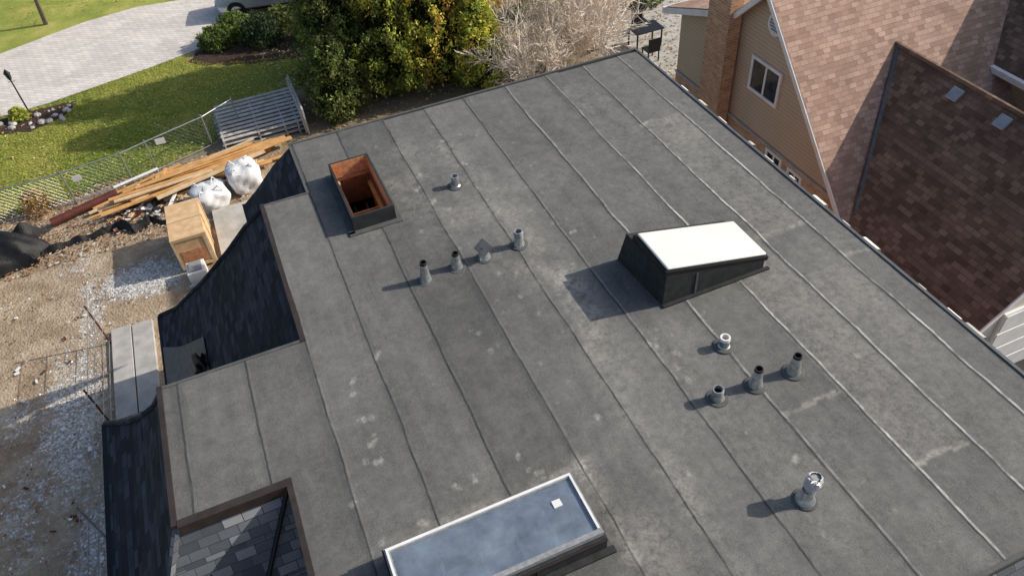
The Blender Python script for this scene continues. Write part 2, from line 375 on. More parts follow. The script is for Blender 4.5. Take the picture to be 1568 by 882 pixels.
sheet('asphalt_driveway',[(9,-20),(30,-20),(30,6.4),(9,6.4)],.006,'asph')
sheet('stone_patio',[(12.6,21.5),(19,21.5),(22,32),(13.4,28)],.01,'conc')
b=MB(); b.box(-5.35,-4.85,13.7,17.2,0,.13,'conc'); b.box(-4.82,-4.3,13.75,17.15,0,.12,'conc'); b.build('concrete_walk',bevel=.01)
b=MB(); b.box(-2.2,.3,16.5,21.2,0,.14,'conc'); b.build('concrete_slab',bevel=.01)

n=60000; gx=rng.uniform(-11,3,n); gy=24.1+rng.random(n)**1.2*8.6
def inside(px,py,poly):
    c=np.zeros(len(px),bool); j=len(poly)-1
    for i in range(len(poly)):
        xi,yi=poly[i]; xj,yj=poly[j]
        if yi!=yj:
            c^=((yi>py)!=(yj>py))&(px<(xj-xi)*(py-yi)/(yj-yi)+xi)
        j=i
    return c
ok=inside(gx,gy,edge)&~inside(gx,gy,drv)&~inside(gx,gy,bed); gx=gx[ok]; gy=gy[ok]; n=len(gx)
an=rng.uniform(0,math.pi,n); wd=.02; ht=rng.uniform(.03,.07,n)
P0=np.stack([gx-wd*np.cos(an),gy-wd*np.sin(an),np.full(n,.012)],1); P1=np.stack([gx+wd*np.cos(an),gy+wd*np.sin(an),np.full(n,.012)],1)
P2=np.stack([gx+rng.normal(0,.03,n),gy+rng.normal(0,.03,n),.012+ht],1)
t=fbm(gx,gy,2,3)[:,None]; t=np.clip((t-.35)*3,0,1)
gc=(1-t)*np.array([.2,.27,.04])+t*np.array([.42,.4,.1]); gc*=rng.uniform(.7,1.3,(n,1))
tri_mesh('grass_blades',np.stack([P0,P1,P2],1),gc,'leaf')
def scatter_leaves(name,n,x0,x1,y0,y1,z,pal,size=.05):
    C=np.stack([rng.uniform(x0,x1,n),rng.uniform(y0,y1,n),np.full(n,z)+rng.random(n)*.03],1)
    F=leaf_faces(C,rng.uniform(.5,1.2,n)*size,flat=.25,elong=1.0)
    pal=np.array(pal); c=pal[rng.integers(0,len(pal),n)]*rng.uniform(.6,1.2,(n,1)); return tri_mesh(name,F,c,'litter',nv=4)
scatter_leaves('fallen_leaves',1700,-11,2.5,24.8,31.2,.05,[(.5,.38,.14),(.38,.25,.1),(.6,.5,.25)])
scatter_leaves('fallen_leaves',4500,-9.5,-1,20.8,24.6,.06,[(.3,.16,.08),(.4,.24,.11),(.18,.1,.05),(.55,.5,.45)],.06)
scatter_leaves('fallen_leaves',9000,1,18,20,34,.02,[(.4,.29,.16),(.3,.2,.1),(.55,.45,.3)],.07)
scatter_leaves('fallen_leaves',1300,-9,-4.5,9,20,.07,[(.3,.2,.1),(.55,.53,.5),(.2,.12,.07)],.045)
scatter_leaves('fallen_leaves',1500,-14,3,39.2,46,.03,[(.45,.33,.12),(.35,.22,.08)],.07)
n=9000; px=rng.uniform(-9,-3,n); py=rng.uniform(8,20.3,n)
ii=np.clip(((py+2)/.1).astype(int),0,h_-1); jj=np.clip(((px+14)/.1).astype(int),0,w_-1)
ok=rng.random(n)<np.clip(gm[ii,jj]*1.1-.15,0,1); px=px[ok];py=py[ok];pz=gz[ii,jj][ok]+.015
F=leaf_faces(np.stack([px,py,pz],1),rng.uniform(.015,.045,len(px)),flat=.5,elong=1.0)
tri_mesh('gravel',F,np.repeat(rng.uniform(.35,.85,(len(px),1)),3,1),'litter',nv=4)

# ------------------------------------------------------------------ main building
bld=empty('flat_roof_house')
st=.04
xs=np.arange(-59,198)*st; ys=np.arange(40,330)*st
GX,GY=np.meshgrid(xs,ys); h2,w2=GX.shape
u=(GX-X0)/SP; fr=u-np.floor(u)
RZ=6.5+.006*(1-fr)+.02*(fbm(GX,GY,1.8,21)-.5)+.006*(fbm(GX,GY,.35,33)-.5)
dust=np.zeros_like(GX); spot=np.zeros_like(GX)
nz=fbm(GX,GY,.5,40); nz2=fbm(GX,GY,1.8,44)
def db(cx,cy,rx,ry,a,nm=True):
    g=a*np.exp(-(((GX-cx)/rx)**2+((GY-cy)/ry)**2)); 
    if nm: g=g*np.clip(nz*2-.35,0,1.3); np.maximum(dust,g,out=dust)
    else: np.maximum(spot,g,out=spot)
for (x,y) in [(.1,6.3),(0,6.35),(.1,7.0),(.03,6.8),(.5,7.3),(0,5.9),(.1,6.0),(.05,5.6),(-.1,5.7),(.8,4.9),(1.0,4.9),(1.6,5.0),(1.7,4.7),(1.8,4.6),(-.2,4.6),(.3,4.6),(-.4,5.2),(2.8,5.1),(4.1,5.1),(4.1,5.3),(3.4,3.9),(4.2,5.5),(4.0,5.8),(3.1,6.1),(4.6,7.1),(2.5,9.9),(3.1,10.2),(2.4,11.1),(3.2,11.0),(3.1,11.9),(4.6,3.5),(6.3,4.5),(4.1,8.4),(2.2,10.7),(2.3,10.2)]:
    for k in range(2):
        db(x+random.uniform(-.05,.05),y+random.uniform(-.05,.05),random.uniform(.035,.055),random.uniform(.045,.08),random.uniform(.6,1.0),False)
for k in range(130):
    x=random.uniform(1.8,4.4); y=random.gauss(9.2,1.5)
    db(x,y,random.uniform(.035,.07),random.uniform(.04,.09),random.uniform(.3,.65),False)
for k in range(60):
    x=random.uniform(2.6,5.2); y=random.uniform(2.5,7)
    db(x,y,random.uniform(.03,.06),random.uniform(.04,.09),random.uniform(.3,.6),False)
for k in range(40):
    db(random.uniform(-2,7.6),random.uniform(2,13),random.uniform(.03,.05),random.uniform(.03,.07),random.uniform(.25,.5),False)
for y in np.arange(5.6,9.6,.25): db(3.42+.1*math.sin(y*2),y,.24,.3,.8)
for y in np.arange(2,6,.3): db(3.15,y,.16,.3,.55)
for y in np.arange(8,12,.4): db(3.1,y,.35,.5,.4)
db(2.25,11.4,.3,.9,.4); db(2.0,10.2,.35,.4,.65); db(1.85,11.2,.2,.7,.5); db(2.6,9.6,.9,.35,.35)
for t in np.linspace(0,1,10):
    db(2.25,3.3+1.2*t,.13,.16,1.0); db(-.3+2.5*t,4.52,.2,.08,.55)
db(2.5,3.2,.4,.5,.5); db(2.5,2.7,.3,.4,.5)
def lighten(x0,x1,y0,y1,a):
    mk=(GX>x0)&(GX<x1)&(GY>y0)&(GY<y1); np.maximum(dust,mk*a*(.35+.9*nz2),out=dust)
lighten(5.7,6.56,2.88,7.2,.36); lighten(6.56,7.42,6.9,10.6,.36); lighten(7.45,7.85,6.05,11,.14); lighten(6.56,7.4,2.0,6.0,.18)
lighten(3.95,4.85,2.3,6.2,.1); lighten(5.7,6.56,7.3,12.5,.1)
for (x0,x1,y) in [(5.7,6.56,2.88),(7.42,7.85,6.05),(6.56,7.42,10.6),(6.56,7.42,6.98),(4.83,5.7,4.1)]:
    mk=(GX>x0)&(GX<x1)&(np.abs(GY-y+.02*np.sin(GX*9))<.035); np.maximum(dust,mk*.75*np.clip(nz*1.8-.1,0,1),out=dust)
dust+= .14*np.clip(nz2-.35,0,1)*(GX>3)+.3*np.clip(fbm(GX,GY,.9,60)-.6,0,1)
edgev=np.clip((GX-3.4)/2.2,.1,1)*(.45+.65*np.clip(fbm(GX,GY,1.5,77)*2.2-.5,0,1))*np.where(GY<9.5,1,.6)
cx=(GX[:-1,:-1]+st/2); cy=(GY[:-1,:-1]+st/2)
outline=[(.44,13.16),(7.88,13.08),(7.88,1.6),(-1.0,1.6),(-1.0,5.88),(-2.36,5.88),(-2.36,8.04),(-.36,8.04),(-.36,11.48),(.44,11.48)]
keep=inside(cx.ravel(),cy.ravel(),outline).reshape(cx.shape)
keep&=~((cx>.96)&(cx<1.56)&(cy>10.12)&(cy<11.68)); keep&=~((cx>-.16)&(cx<1.96)&(cy>3.56)&(cy<4.28))
idx=np.arange(h2*w2).reshape(h2,w2)
ff=np.stack([idx[:-1,:-1],idx[:-1,1:],idx[1:,1:],idx[1:,:-1]],-1)[keep]
me=bpy.data.meshes.new('roof_membrane'); me.from_pydata(np.stack([GX,GY,RZ],-1).reshape(-1,3).tolist(),[],ff.tolist())
for nm,arr in (('dust',dust),('edge',edgev),('spot',spot)):
    a=me.attributes.new(nm,'FLOAT','POINT'); a.data.foreach_set('value',arr.reshape(-1).astype(np.float32))
me.materials.append(M['roof']); me.polygons.foreach_set('use_smooth',[True]*len(me.polygons))
ob=bpy.data.objects.new('roof_membrane',me); col.objects.link(ob); ob.parent=bld
b=MB()
prof=[(.5,13.0),(7.7,12.95),(7.7,1.8),(-.9,1.8),(-.9,5.8),(-2.25,5.8),(-2.25,7.95),(-.25,7.95),(-.25,11.4),(.5,11.4)]
for i in range(len(prof)):
    (xa,ya),(xb,yb)=prof[i],prof[(i+1)%len(prof)]
    b.poly([(xa,ya,0),(xa,ya,6.42),(xb,yb,6.42),(xb,yb,0)],'brickred')
b.build('walls',bld)
b=MB()
b.box(-.43,-.362,8.04,11.55,6.36,6.52,'brown_flash'); b.box(-2.43,-2.362,5.82,8.1,6.36,6.52,'brown_flash')
b.box(-2.36,-1.07,5.77,5.878,6.36,6.525,'brown_flash'); b.box(-1.07,-1.002,1.6,5.878,6.3,6.525,'brown_flash')
b.box(.39,.438,11.48,13.2,6.36,6.515,'memb'); b.box(-.36,.39,11.482,11.53,6.36,6.512,'memb')
b.box(.39,7.93,13.162,13.21,6.36,6.52,'memb'); b.box(7.882,7.93,1.55,13.16,6.3,6.522,'grey_flash'); b.box(-1.0,7.88,1.55,1.598,6.3,6.52,'memb')
b.box(-2.36,-.43,8.042,8.09,6.36,6.512,'memb')
b.build('edge_flashing',bld)
b=MB(); g=random.Random(4)
for i in range(16):
    y=2.5+i*.66+g.uniform(-.2,.2); L=g.uniform(.12,.35); pz_=None; w0=g.uniform(.07,.13)
    for s in range(6):
        a=s/6*2.2; p=(7.93+w0*math.sin(a),6.5-.08*(1-math.cos(a)))
        if pz_: b.poly([(pz_[0],y,pz_[1]),(p[0],y,p[1]),(p[0],y+L,p[1]),(pz_[0],y+L,pz_[1])],'white' if i%2 else 'stone')
        pz_=p
b.build('eave_strip',bld)
def mansard(name,x,yf,yb,prof,k='shing_dark',front=False,back=True,xr=None):
    b=MB()
    for (d0,q0),(d1,q1) in zip(prof,prof[1:]):
        z0,z1=6.45-q0,6.45-q1
        fa=(d0 if front else 0); fb=(d1 if front else 0)
        ba=(d0 if back else 0); bb=(d1 if back else 0)
        b.poly([(x-d0,yf-fa,z0),(x-d0,yb+ba,z0),(x-d1,yb+bb,z1),(x-d1,yf-fb,z1)],k)
        if back: b.poly([(x-d0,yb+d0,z0),(xr,yb+d0,z0),(xr,yb+d1,z1),(x-d1,yb+d1,z1)],k)
        if front: b.poly([(x-d0,yf-d0,z0),(x-d1,yf-d1,z1),(-1.0,yf-d1,z1),(-1.0,yf-d0,z0)],'shing_grey')
    d,q=prof[-1]
    b.box(x-d-.06,x-d+.04,yf-(d if front else 0),yb+d,6.45-q-.16,6.45-q+.01,'blackmetal')
    return b.build(name,bld)
P1=[(0.02,0),(.43,.55),(.93,1.34),(1.72,2.5),(2.6,3.7),(3.12,4.2)]
P2=[(0.02,0),(.3,.52),(.64,.99),(.95,1.33),(1.3,1.6),(1.42,1.68)]
mansard('mansard_slope',-.36,8.0,11.48,P1,xr=.6)
mansard('mansard_slope.001',.44,11.3,13.18,P1[:3]+[(1.25,1.8)],xr=2.5)
mansard('mansard_slope.002',-2.36,5.88,8.04,P2,front=True,xr=-.5)
b=MB(); b.poly([(-1,1.54,6.44),(7.9,1.54,6.44),(8.6,.6,5.2),(-1,.6,5.2)],'shing_grey'); b.build('front_slope',bld)
b=MB(); b.box(-3.5,-.4,6.2,9.0,0,4.7,'brickred'); b.box(-3.2,-.4,9.0,14.2,0,2.2,'brickred'); b.box(-2.1,-1.02,1.8,6,0,4.5,'brickred')
b.build('lower_walls',bld)
b=MB(); b.tube((-1.06,5.84,6.44),(-1.75,5.2,5.42),.03,.03,'blackmetal'); b.tube((-1.75,5.2,5.42),(-2.3,4.6,4.85),.03,.03,'blackmetal')
for (d0,q0),(d1,q1) in zip(P2,P2[1:]):
    b.tube((-2.36-d0,5.88-d0,6.46-q0),(-2.36-d1,5.88-d1,6.46-q1),.05,.05,'shing_grey',6)
    b.tube((-2.36-d0,8.04+d0,6.46-q0),(-2.36-d1,8.04+d1,6.46-q1),.045,.045,'shing_dark',6)
for (d0,q0),(d1,q1) in zip(P1,P1[1:]):
    b.tube((-.36-d0,11.48+d0,6.46-q0),(-.36-d1,11.48+d1,6.46-q1),.05,.05,'shing_dark',6)
b.build('hip_caps',bld)
def onslope(x,y,o=.02):
    d=-.36-x
    for (d0,q0),(d1,q1) in zip(P1,P1[1:]):
        if d<=d1: q=q0+(q1-q0)*(d-d0)/(d1-d0); break
    else: q=P1[-1][1]
    return (x-o*.8,y,6.45-q+o)
b=MB(); nx_=8
for i in range(nx_):
    xa=-2.3-(1.16)*i/nx_; xb=-2.3-(1.16)*(i+1)/nx_
    b.poly([onslope(xa,9,.03),onslope(xa,11.9+1.6*i/nx_,.03),onslope(xb,11.9+1.6*(i+1)/nx_,.03),onslope(xb,9,.03)],'grey_flash')
b.build('valley_membrane',bld)
def crumple(name,cx,cy,z,rx,ry,rz,k,seed,parent=None,n=26,power=1.0):
    b=MB(); r=random.Random(seed); ph=[(r.uniform(1,6),r.uniform(1,6),r.uniform(0,6)) for _ in range(7)]
    P=[[None]*(n+1) for _ in range(n+1)]
    for i in range(n+1):
        for j in range(n+1):
            a=i/n*2-1;c=j/n*2-1; rr=max(abs(a),abs(c))
            hgt=max(0,1-rr**3)**.7*(1+.3*sum(math.sin(a*f*2+c*g*2+p) for f,g,p in ph)/3)
            P[i][j]=(cx+rx*a*(1+.12*math.sin(5*c+seed)),cy+ry*c*(1+.12*math.sin(4*a+seed)),z+rz*max(0,hgt))
    for i in range(n):
        for j in range(n):
            b.poly([P[i][j],P[i+1][j],P[i+1][j+1],P[i][j+1]],k)
    return b.build(name,parent,smooth=True)
x,y,z=onslope(-2.42,11.3,.05); crumple('membrane_offcut',x,y,z-.12,.16,.3,.3,'tarp',4)

# ---- open roof hatch
b=MB()
def curb(b,xo0,xo1,yo0,yo1,xi0,xi1,yi0,yi1,zb,zt,ko,ki,zd,kt):
    O=[(xo0,yo0),(xo1,yo0),(xo1,yo1),(xo0,yo1)]; I=[(xi0,yi0),(xi1,yi0),(xi1,yi1),(xi0,yi1)]
    for i in range(4):
        j=(i+1)%4
        b.poly([(*O[i],zb),(*O[j],zb),(*O[j],zt),(*O[i],zt)],ko)
        b.poly([(*O[i],zt),(*O[j],zt),(*I[j],zt),(*I[i],zt)],kt)
        b.poly([(*I[i],zt),(*I[j],zt),(*I[j],zd),(*I[i],zd)],ki)
curb(b,.9,1.62,10.06,11.74,.94,1.58,10.1,11.7,6.48,6.8,'blackmem','osb',6.42,'blackmem')
curb(b,.9,1.62,10.06,11.74,.96,1.56,10.12,11.68,4.6,6.42,'dark','joist',5.9,'joist')  # hatch walls coloured darker by depth; the hole's shade is put into colour
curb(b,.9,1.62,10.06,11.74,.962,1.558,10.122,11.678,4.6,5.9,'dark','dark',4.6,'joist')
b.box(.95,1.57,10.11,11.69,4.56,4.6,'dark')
for y in (10.85,): b.box(.962,1.558,y,y+.04,6.0,6.25,'osb')
for x in (1.14,1.36): b.box(x,x+.035,10.122,11.678,5.6,5.8,'joist')
for y in (10.4,11.3): b.box(.962,1.558,y,y+.04,5.4,5.58,'joist')
b.box(.962,1.02,10.13,11.67,6.2,6.28,'lumber'); b.box(1.5,1.558,10.13,11.67,6.2,6.28,'lumber')
for i in range(5): b.box(1.515,1.555,10.25+i*.3,10.29+i*.3,5.0,6.19,'lumber')
b.box(.97,1.01,11.55,11.66,5.2,6.45,'lumber2')
b.box(.8,.898,10.0,11.8,6.5,6.53,'memb'); b.box(.8,1.7,9.96,10.058,6.5,6.53,'memb'); b.box(1.622,1.7,10.06,11.8,6.5,6.53,'memb')
b.build('open_roof_hatch')
# ---- white raised skylight (tilted)
sk2=empty('white_skylight'); b=MB()
x0,x1,y0,y1=4.51,6.2,6.38,7.42; zl,zr=7.08,6.66
A=[(x0-.02,y0,6.48),(x1,y0,6.48),(x1,y1,6.48),(x0-.12,y1+.12,6.48)]; B=[(x0,y0,zl),(x1,y0,zr),(x1,y1,zr),(x0-.05,y1,zl)]
for i in range(4):
    j=(i+1)%4; b.poly([A[i],A[j],B[j],B[i]],'blackmem')
b.poly(B,'blackmem')
b.box(x0-.03,x1+.08,y0-.06,y0-.003,6.49,6.53,'blackmem')
b.box(x0+.5,x0+.53,y0-.012,y0-.002,6.53,6.92,'memb')
b.build('curb',sk2)
b=MB(); sl_=(zr-zl)/(x1-x0)
T=Matrix.Translation(((x0+x1)/2,(y0+y1)/2-.02,(zl+zr)/2))@Matrix.Rotation(-math.atan(sl_),4,'Y')
L=(x1-x0)/2/math.cos(math.atan(sl_))
b.box(-L-.03,L+.05,-.5,.4,.002,.07,'blackmetal',T); b.build('metal_frame',sk2)
b=MB(); b.box(-L+.0,L+.02,-.47,.37,.072,.115,'opal',T); b.build('acrylic_dome',sk2,bevel=.03)
# ---- large glass skylight
sk3=empty('glass_skylight'); b=MB()
curb(b,-.24,2.04,3.46,4.36,-.16,1.96,3.56,4.28,6.48,6.76,'blackmem','bluein',5.7,'blackmem')
b.box(-.3,2.12,3.38,3.458,6.5,6.54,'blackmem'); b.box(2.042,2.1,3.46,4.4,6.5,6.54,'memb')
b.box(1.2,1.23,3.44,3.457,6.5,6.74,'brown_flash'); b.box(.3,.33,3.44,3.457,6.5,6.74,'brown_flash'); b.box(-.24,2.04,3.445,3.4585,6.71,6.745,'brown_flash')
b.build('curb',sk3)
b=MB(); b.box(-.158,1.958,3.562,4.278,5.66,5.7,'bluein')
for x in (.3,.75,1.2,1.6): b.box(x,x+.045,3.562,4.278,6.15,6.32,'cream')
b.box(-.158,1.958,3.85,3.89,5.98,6.12,'joist'); b.box(-.158,1.958,4.12,4.16,5.98,6.12,'cream')
for x in (.1,.95,1.7): b.tube((x,3.6,5.75),(x+.25,4.25,6.4),.02,.02,'blackmetal',6)
b.build('shaft_framing',sk3)
b=MB(); b.box(1.66,1.76,3.98,4.07,6.818,6.826,'white'); b.build('white_patch',sk3)  # small flat white box on the pane
b=MB()
for (a0,a1,c0,c1) in ((-.22,2.02,4.26,4.32),(-.22,2.02,3.5,3.56),(-.22,-.16,3.56,4.26),(1.96,2.02,3.56,4.26)): b.box(a0,a1,c0,c1,6.765,6.83,'pvcgrey')
for (a0,a1,c0,c1) in ((-.2,2.0,4.275,4.305),(-.2,-.175,3.56,4.275),(1.975,2.0,3.56,4.275)): b.box(a0,a1,c0,c1,6.832,6.845,'white')
b.build('aluminium_frame',sk3)
b=MB(); b.poly([(-.16,3.56,6.815),(1.96,3.56,6.815),(1.96,4.26,6.815),(-.16,4.26,6.815)],'glass'); b.build('glass_pane',sk3)

# ---- vents
def vent(x,y,h,kind='sleeve',lean=(0,0),name='vent_pipe'):
    b=MB(); T=Matrix.Rotation(lean[0],4,'X')@Matrix.Rotation(lean[1],4,'Y'); o=(x,y,6.505)
    b.lathe(o,[(.15,.0),(.14,.012),(.09,.018)],'memb',22)
    if kind=='sleeve':
        b.lathe(o,[(.1,.0),(.088,.04),(.068,h*.5),(.058,h*.84),(.058,h*.88)],'alu',20,T)
        b.lathe(o,[(.053,h*.83),(.053,h),(.043,h),(.043,h-.12),(0.001,h-.12)],'blackmem',18,T)
    elif kind=='short':
        b.lathe(o,[(.1,.0),(.07,.03),(.066,h*.7),(.07,h*.75)],'alu',20,T)
        b.lathe(o,[(.07,h*.7),(.07,h),(.048,h),(.048,h-.1)],'white' if name=='white_vent_pipe' else 'alu',18,T); b.lathe(o,[(.048,h-.1),(.001,h-.1)],'dark',18,T)
    elif kind=='cap':
        b.lathe(o,[(.1,.0),(.08,.03),(.066,h*.5),(.066,h*.6)],'alu',20,T)
        b.lathe(o,[(.066,h*.6),(.075,h*.62),(.075,h*.95),(.07,h),(.055,h),(.055,h-.08)],'pvcgrey',20,T); b.lathe(o,[(.055,h-.08),(.001,h-.08)],'dark',18,T)
    elif kind=='flap':
        b.lathe(o,[(.11,.0),(.085,.04),(.075,h*.7)],'alu',20,T)
        T2=Matrix.Translation((x,y,6.5+h*.78))@Matrix.Rotation(.6,4,'X')@Matrix.Rotation(-.25,4,'Y')@Matrix.Rotation(.5,4,'Z')
        b.lathe(o,[(.045,h*.6),(.045,h*.9)],'pvcgrey',14,T)
        b.box(-.1,.1,-.11,.11,.03,.045,'grey_flash',T2); b.box(-.1,-.088,-.1,.1,-.06,.029,'alu',T2)
    elif kind=='foil':
        b.lathe(o,[(.12,.0),(.11,.03),(.085,.1),(.07,h*.5)],'alu',22,T)
        n=18; rings=[]; g=random.Random(2)
        for (r,z) in [(.07,h*.45),(.075,h*.6),(.09,h*.66),(.095,h*.85),(.09,h),(.075,h*1.06),(.06,h*1.07)]:
            rings.append([Vector(o)+T@Vector((r*(1+g.uniform(-.12,.12))*math.cos(2*math.pi*i/n)+.03*(z/h),r*(1+g.uniform(-.12,.12))*math.sin(2*math.pi*i/n),z+g.uniform(-.012,.012))) for i in range(n)])
        for A_,B_ in zip(rings,rings[1:]):
            for i in range(n): b.poly([A_[i],A_[(i+1)%n],B_[(i+1)%n],B_[i]],'foil')
        b.poly([p-Vector((0,0,.02)) for p in rings[-1]],'pvcgrey')
    return b.build(name,smooth=(kind!='foil'))
vent(1.587,8.431,.38,lean=(0,.03)); vent(2.118,8.488,.3); vent(2.581,8.502,.26,'flap'); vent(3.186,8.536,.28,'cap'); vent(2.816,10.463,.21,'short')
vent(4.834,5.361,.18,'short',name='white_vent_pipe'); vent(5.373,4.593,.34); vent(4.811,4.628,.34); vent(4.262,4.661,.22,'cap',(0.05,-.1)); vent(4.341,3.039,.38,'foil',(-.05,.08))

# ------------------------------------------------------------------ neighbour house
nh=empty('tan_siding_house'); X=12.0
b=MB()
b.poly([(X,9.97,2.8),(X,17.57,2.8),(X,17.57,4.76),(X,14.8,5.74),(X,13.8,6.7),(X,10.08,2.8)][::-1],'siding')
b.poly([(X-.02,9.97,0),(X-.02,17.57,0),(X-.02,17.57,2.8),(X-.02,10.05,2.8),(X-.02,9.97,2.65)][::-1],'brick')
b.box(X-.06,X-.022,10.1,17.57,2.76,2.82,'conc')
b.poly([(X,17.57,0),(24,17.57,0),(24,17.57,4.76),(X,17.57,4.76)][::-1],'siding')
b.poly([(X,9.97,0),(X,9.97,2.6),(X+.3,9.97,2.6),(X+.3,9.97,0)][::-1],'siding')
b.build('gable_wall',nh)
def window(yc,zc,wy,hz,name):
    b=MB(); t=.08
    b.box(X-.06,X-.004,yc-wy/2-t,yc+wy/2+t,zc+hz/2,zc+hz/2+t,'white'); b.box(X-.06,X-.004,yc-wy/2-t,yc+wy/2+t,zc-hz/2-t,zc-hz/2,'white')
    b.box(X-.06,X-.004,yc-wy/2-t,yc-wy/2,zc-hz/2,zc+hz/2,'white'); b.box(X-.06,X-.004,yc+wy/2,yc+wy/2+t,zc-hz/2,zc+hz/2,'white')
    b.box(X-.045,X-.004,yc-.03,yc+.03,zc-hz/2,zc+hz/2,'white')
    b.box(X-.03,X-.003,yc-wy/2,yc+wy/2,zc-hz/2,zc+hz/2,'wglass'); b.build(name,nh)
window(13.66,4.36,1.02,.78,'upper_window'); window(12.8,2.45,.5,.4,'basement_window'); window(11.95,2.4,.4,.4,'basement_window.001')
b=MB(); b.lathe((0,0,0),[(.27,.0),(.27,.05),(.21,.05),(.2,.03),(.001,.03)],'white',24,Matrix.Translation((X,13.63,5.85))@Matrix.Rotation(-math.pi/2,4,'Y'))
for i in range(5):
    z=5.71+i*.07; hw=math.sqrt(max(.001,.19**2-(z-5.85)**2)); b.box(X-.06,X-.032,13.63-hw,13.63+hw,z-.012,z+.012,'pvcgrey')
b.build('round_gable_vent',nh)
b=MB(); b.box(X-.45,X-.07,14.85,15.75,0,9.2,'brick'); b.box(X-.52,X+.1,14.78,15.82,9.2,9.35,'conc'); b.build('brick_chimney',nh)
def pz(y): return 2.71+1.048*(y-9.97)
b=MB(); b.poly([(X-.3,9.6,pz(9.6)),(34,9.6,pz(9.6)),(34,13.8,pz(13.8)),(X-.3,13.8,pz(13.8))],'shing_pink')
b.poly([(X-.3,13.8,pz(13.8)),(34,13.8,pz(13.8)),(34,14.8,5.8),(X-.3,14.8,5.8)],'shing_pink')
b.poly([(X-.3,14.8,5.8),(34,14.8,5.8),(34,18,4.65),(X-.3,18,4.65)],'shing_pink')
b.build('main_roof',nh)
def beam(b,p0,p1,wv,hv,k):
    p0=Vector(p0);p1=Vector(p1);wv=Vector(wv);hv=Vector(hv)
    c=[p0,p0+wv,p0+wv+hv,p0+hv,p1,p1+wv,p1+wv+hv,p1+hv]
    for f in ((0,1,2,3),(7,6,5,4),(0,4,5,1),(1,5,6,2),(2,6,7,3),(3,7,4,0)): b.poly([c[i] for i in f],k)
b=MB()
beam(b,(X-.33,9.55,pz(9.6)-.23),(X-.33,13.8,pz(13.8)-.18),(.08,0,0),(0,0,.17),'white')
beam(b,(X-.33,13.8,pz(13.8)-.18),(X-.33,14.8,5.6),(.08,0,0),(0,0,.17),'white')
beam(b,(X-.33,14.8,5.6),(X-.33,18,4.45),(.08,0,0),(0,0,.17),'white')
beam(b,(X-.33,18.0,4.45),(X+8,18.0,4.45),(0,.08,0),(0,0,.17),'white')
b.poly([(X-.3,9.6,pz(9.6)-.2),(X,9.6,pz(9.6)-.2),(X,13.8,pz(13.8)-.2),(X-.3,13.8,pz(13.8)-.2)],'white')
b.build('white_rake_trim',nh)
def bz(x): return 2.71+.96*(x-12.0)
XR=14.63; YN=6.1
b=MB(); b.poly([(11.6,YN,bz(11.6)),(11.6,9.62,bz(11.6)),(12.0,9.99,2.73),(XR,12.40,bz(XR)),(XR,YN,bz(XR))][::-1],'shing_brown')
zr_=bz(XR)
b.poly([(XR,YN,zr_),(XR,12.40,zr_),(17.6,9.6,zr_-.96*2.97),(17.6,YN,zr_-.96*2.97)][::-1],'shing_brown')
b.build('wing_roof',nh)
b=MB(); b.tube((XR,YN,zr_-.01),(XR,12.42,zr_-.01),.07,.07,'shing_brown',6)
beam(b,(12.0,9.92,2.76),(XR-.02,12.36,zr_+.03),(.08,-.04,.0),(0,0,.03),'grey_flash'); b.build('ridge_and_valley',nh)
b=MB(); b.poly([(12.05,6.4,0),(17.2,6.4,0),(17.2,6.4,bz(12.05)-.2),(XR,6.4,zr_-.25),(12.05,6.4,bz(12.05)-.2)],'cream')
b.poly([(12.05,6.4,0),(12.05,6.4,2.4),(12.05,9.97,2.4),(12.05,9.97,0)],'siding')
beam(b,(11.56,YN-.03,bz(11.6)-.2),(XR,YN-.03,zr_-.18),(0,.06,0),(0,0,.16),'white'); beam(b,(XR,YN-.03,zr_-.18),(17.6,YN-.03,zr_-.96*2.97-.18),(0,.06,0),(0,0,.16),'white')
beam(b,(11.48,YN,bz(11.6)-.16),(11.48,9.6,bz(11.6)-.16),(.12,0,0),(0,0,.13),'white')
b.box(13.0,16.4,6.33,6.395,.02,2.3,'white')
for i in range(4): b.box(13.05,16.35,6.31,6.329,.08+i*.56,.56+i*.56,'white')
b.build('garage_gable',nh)
b=MB()
for (yc) in (10.23,8.96):
    T=Matrix.Translation((14.4,yc,bz(14.4)+.0))@Matrix.Rotation(-math.atan(.96),4,'Y')
    b.box(-.13,.11,-.11,.11,.0,.1,'pvcgrey',T); b.box(-.16,.13,-.14,.14,.102,.13,'galv',T)
b.build('roof_box_vents',nh,bevel=.01)
def wz(x): return 4.5+.96*(x-17.3)
b=MB(); b.poly([(17.2,7.0,wz(17.2)),(20.6,7.0,wz(20.6)),(20.6,15.2,wz(20.6)),(17.2,11.7,wz(17.2))],'shing_brown')
b.poly([(20.6,7,wz(20.6)),(24,7,wz(17.2)),(24,11.7,wz(17.2)),(20.6,15.2,wz(20.6))],'shing_brown')
b.poly([(17.5,7.3,0),(17.5,11.6,0),(17.5,11.6,4.4),(17.5,7.3,4.4)],'siding')
b.poly([(17.5,7.3,0),(23.7,7.3,0),(23.7,7.3,4.4),(20.6,7.3,7.4),(17.5,7.3,4.4)],'siding')
b.box(17.06,17.2,7,11.65,wz(17.2)-.16,wz(17.2)-.02,'white'); b.build('rear_wing',nh)

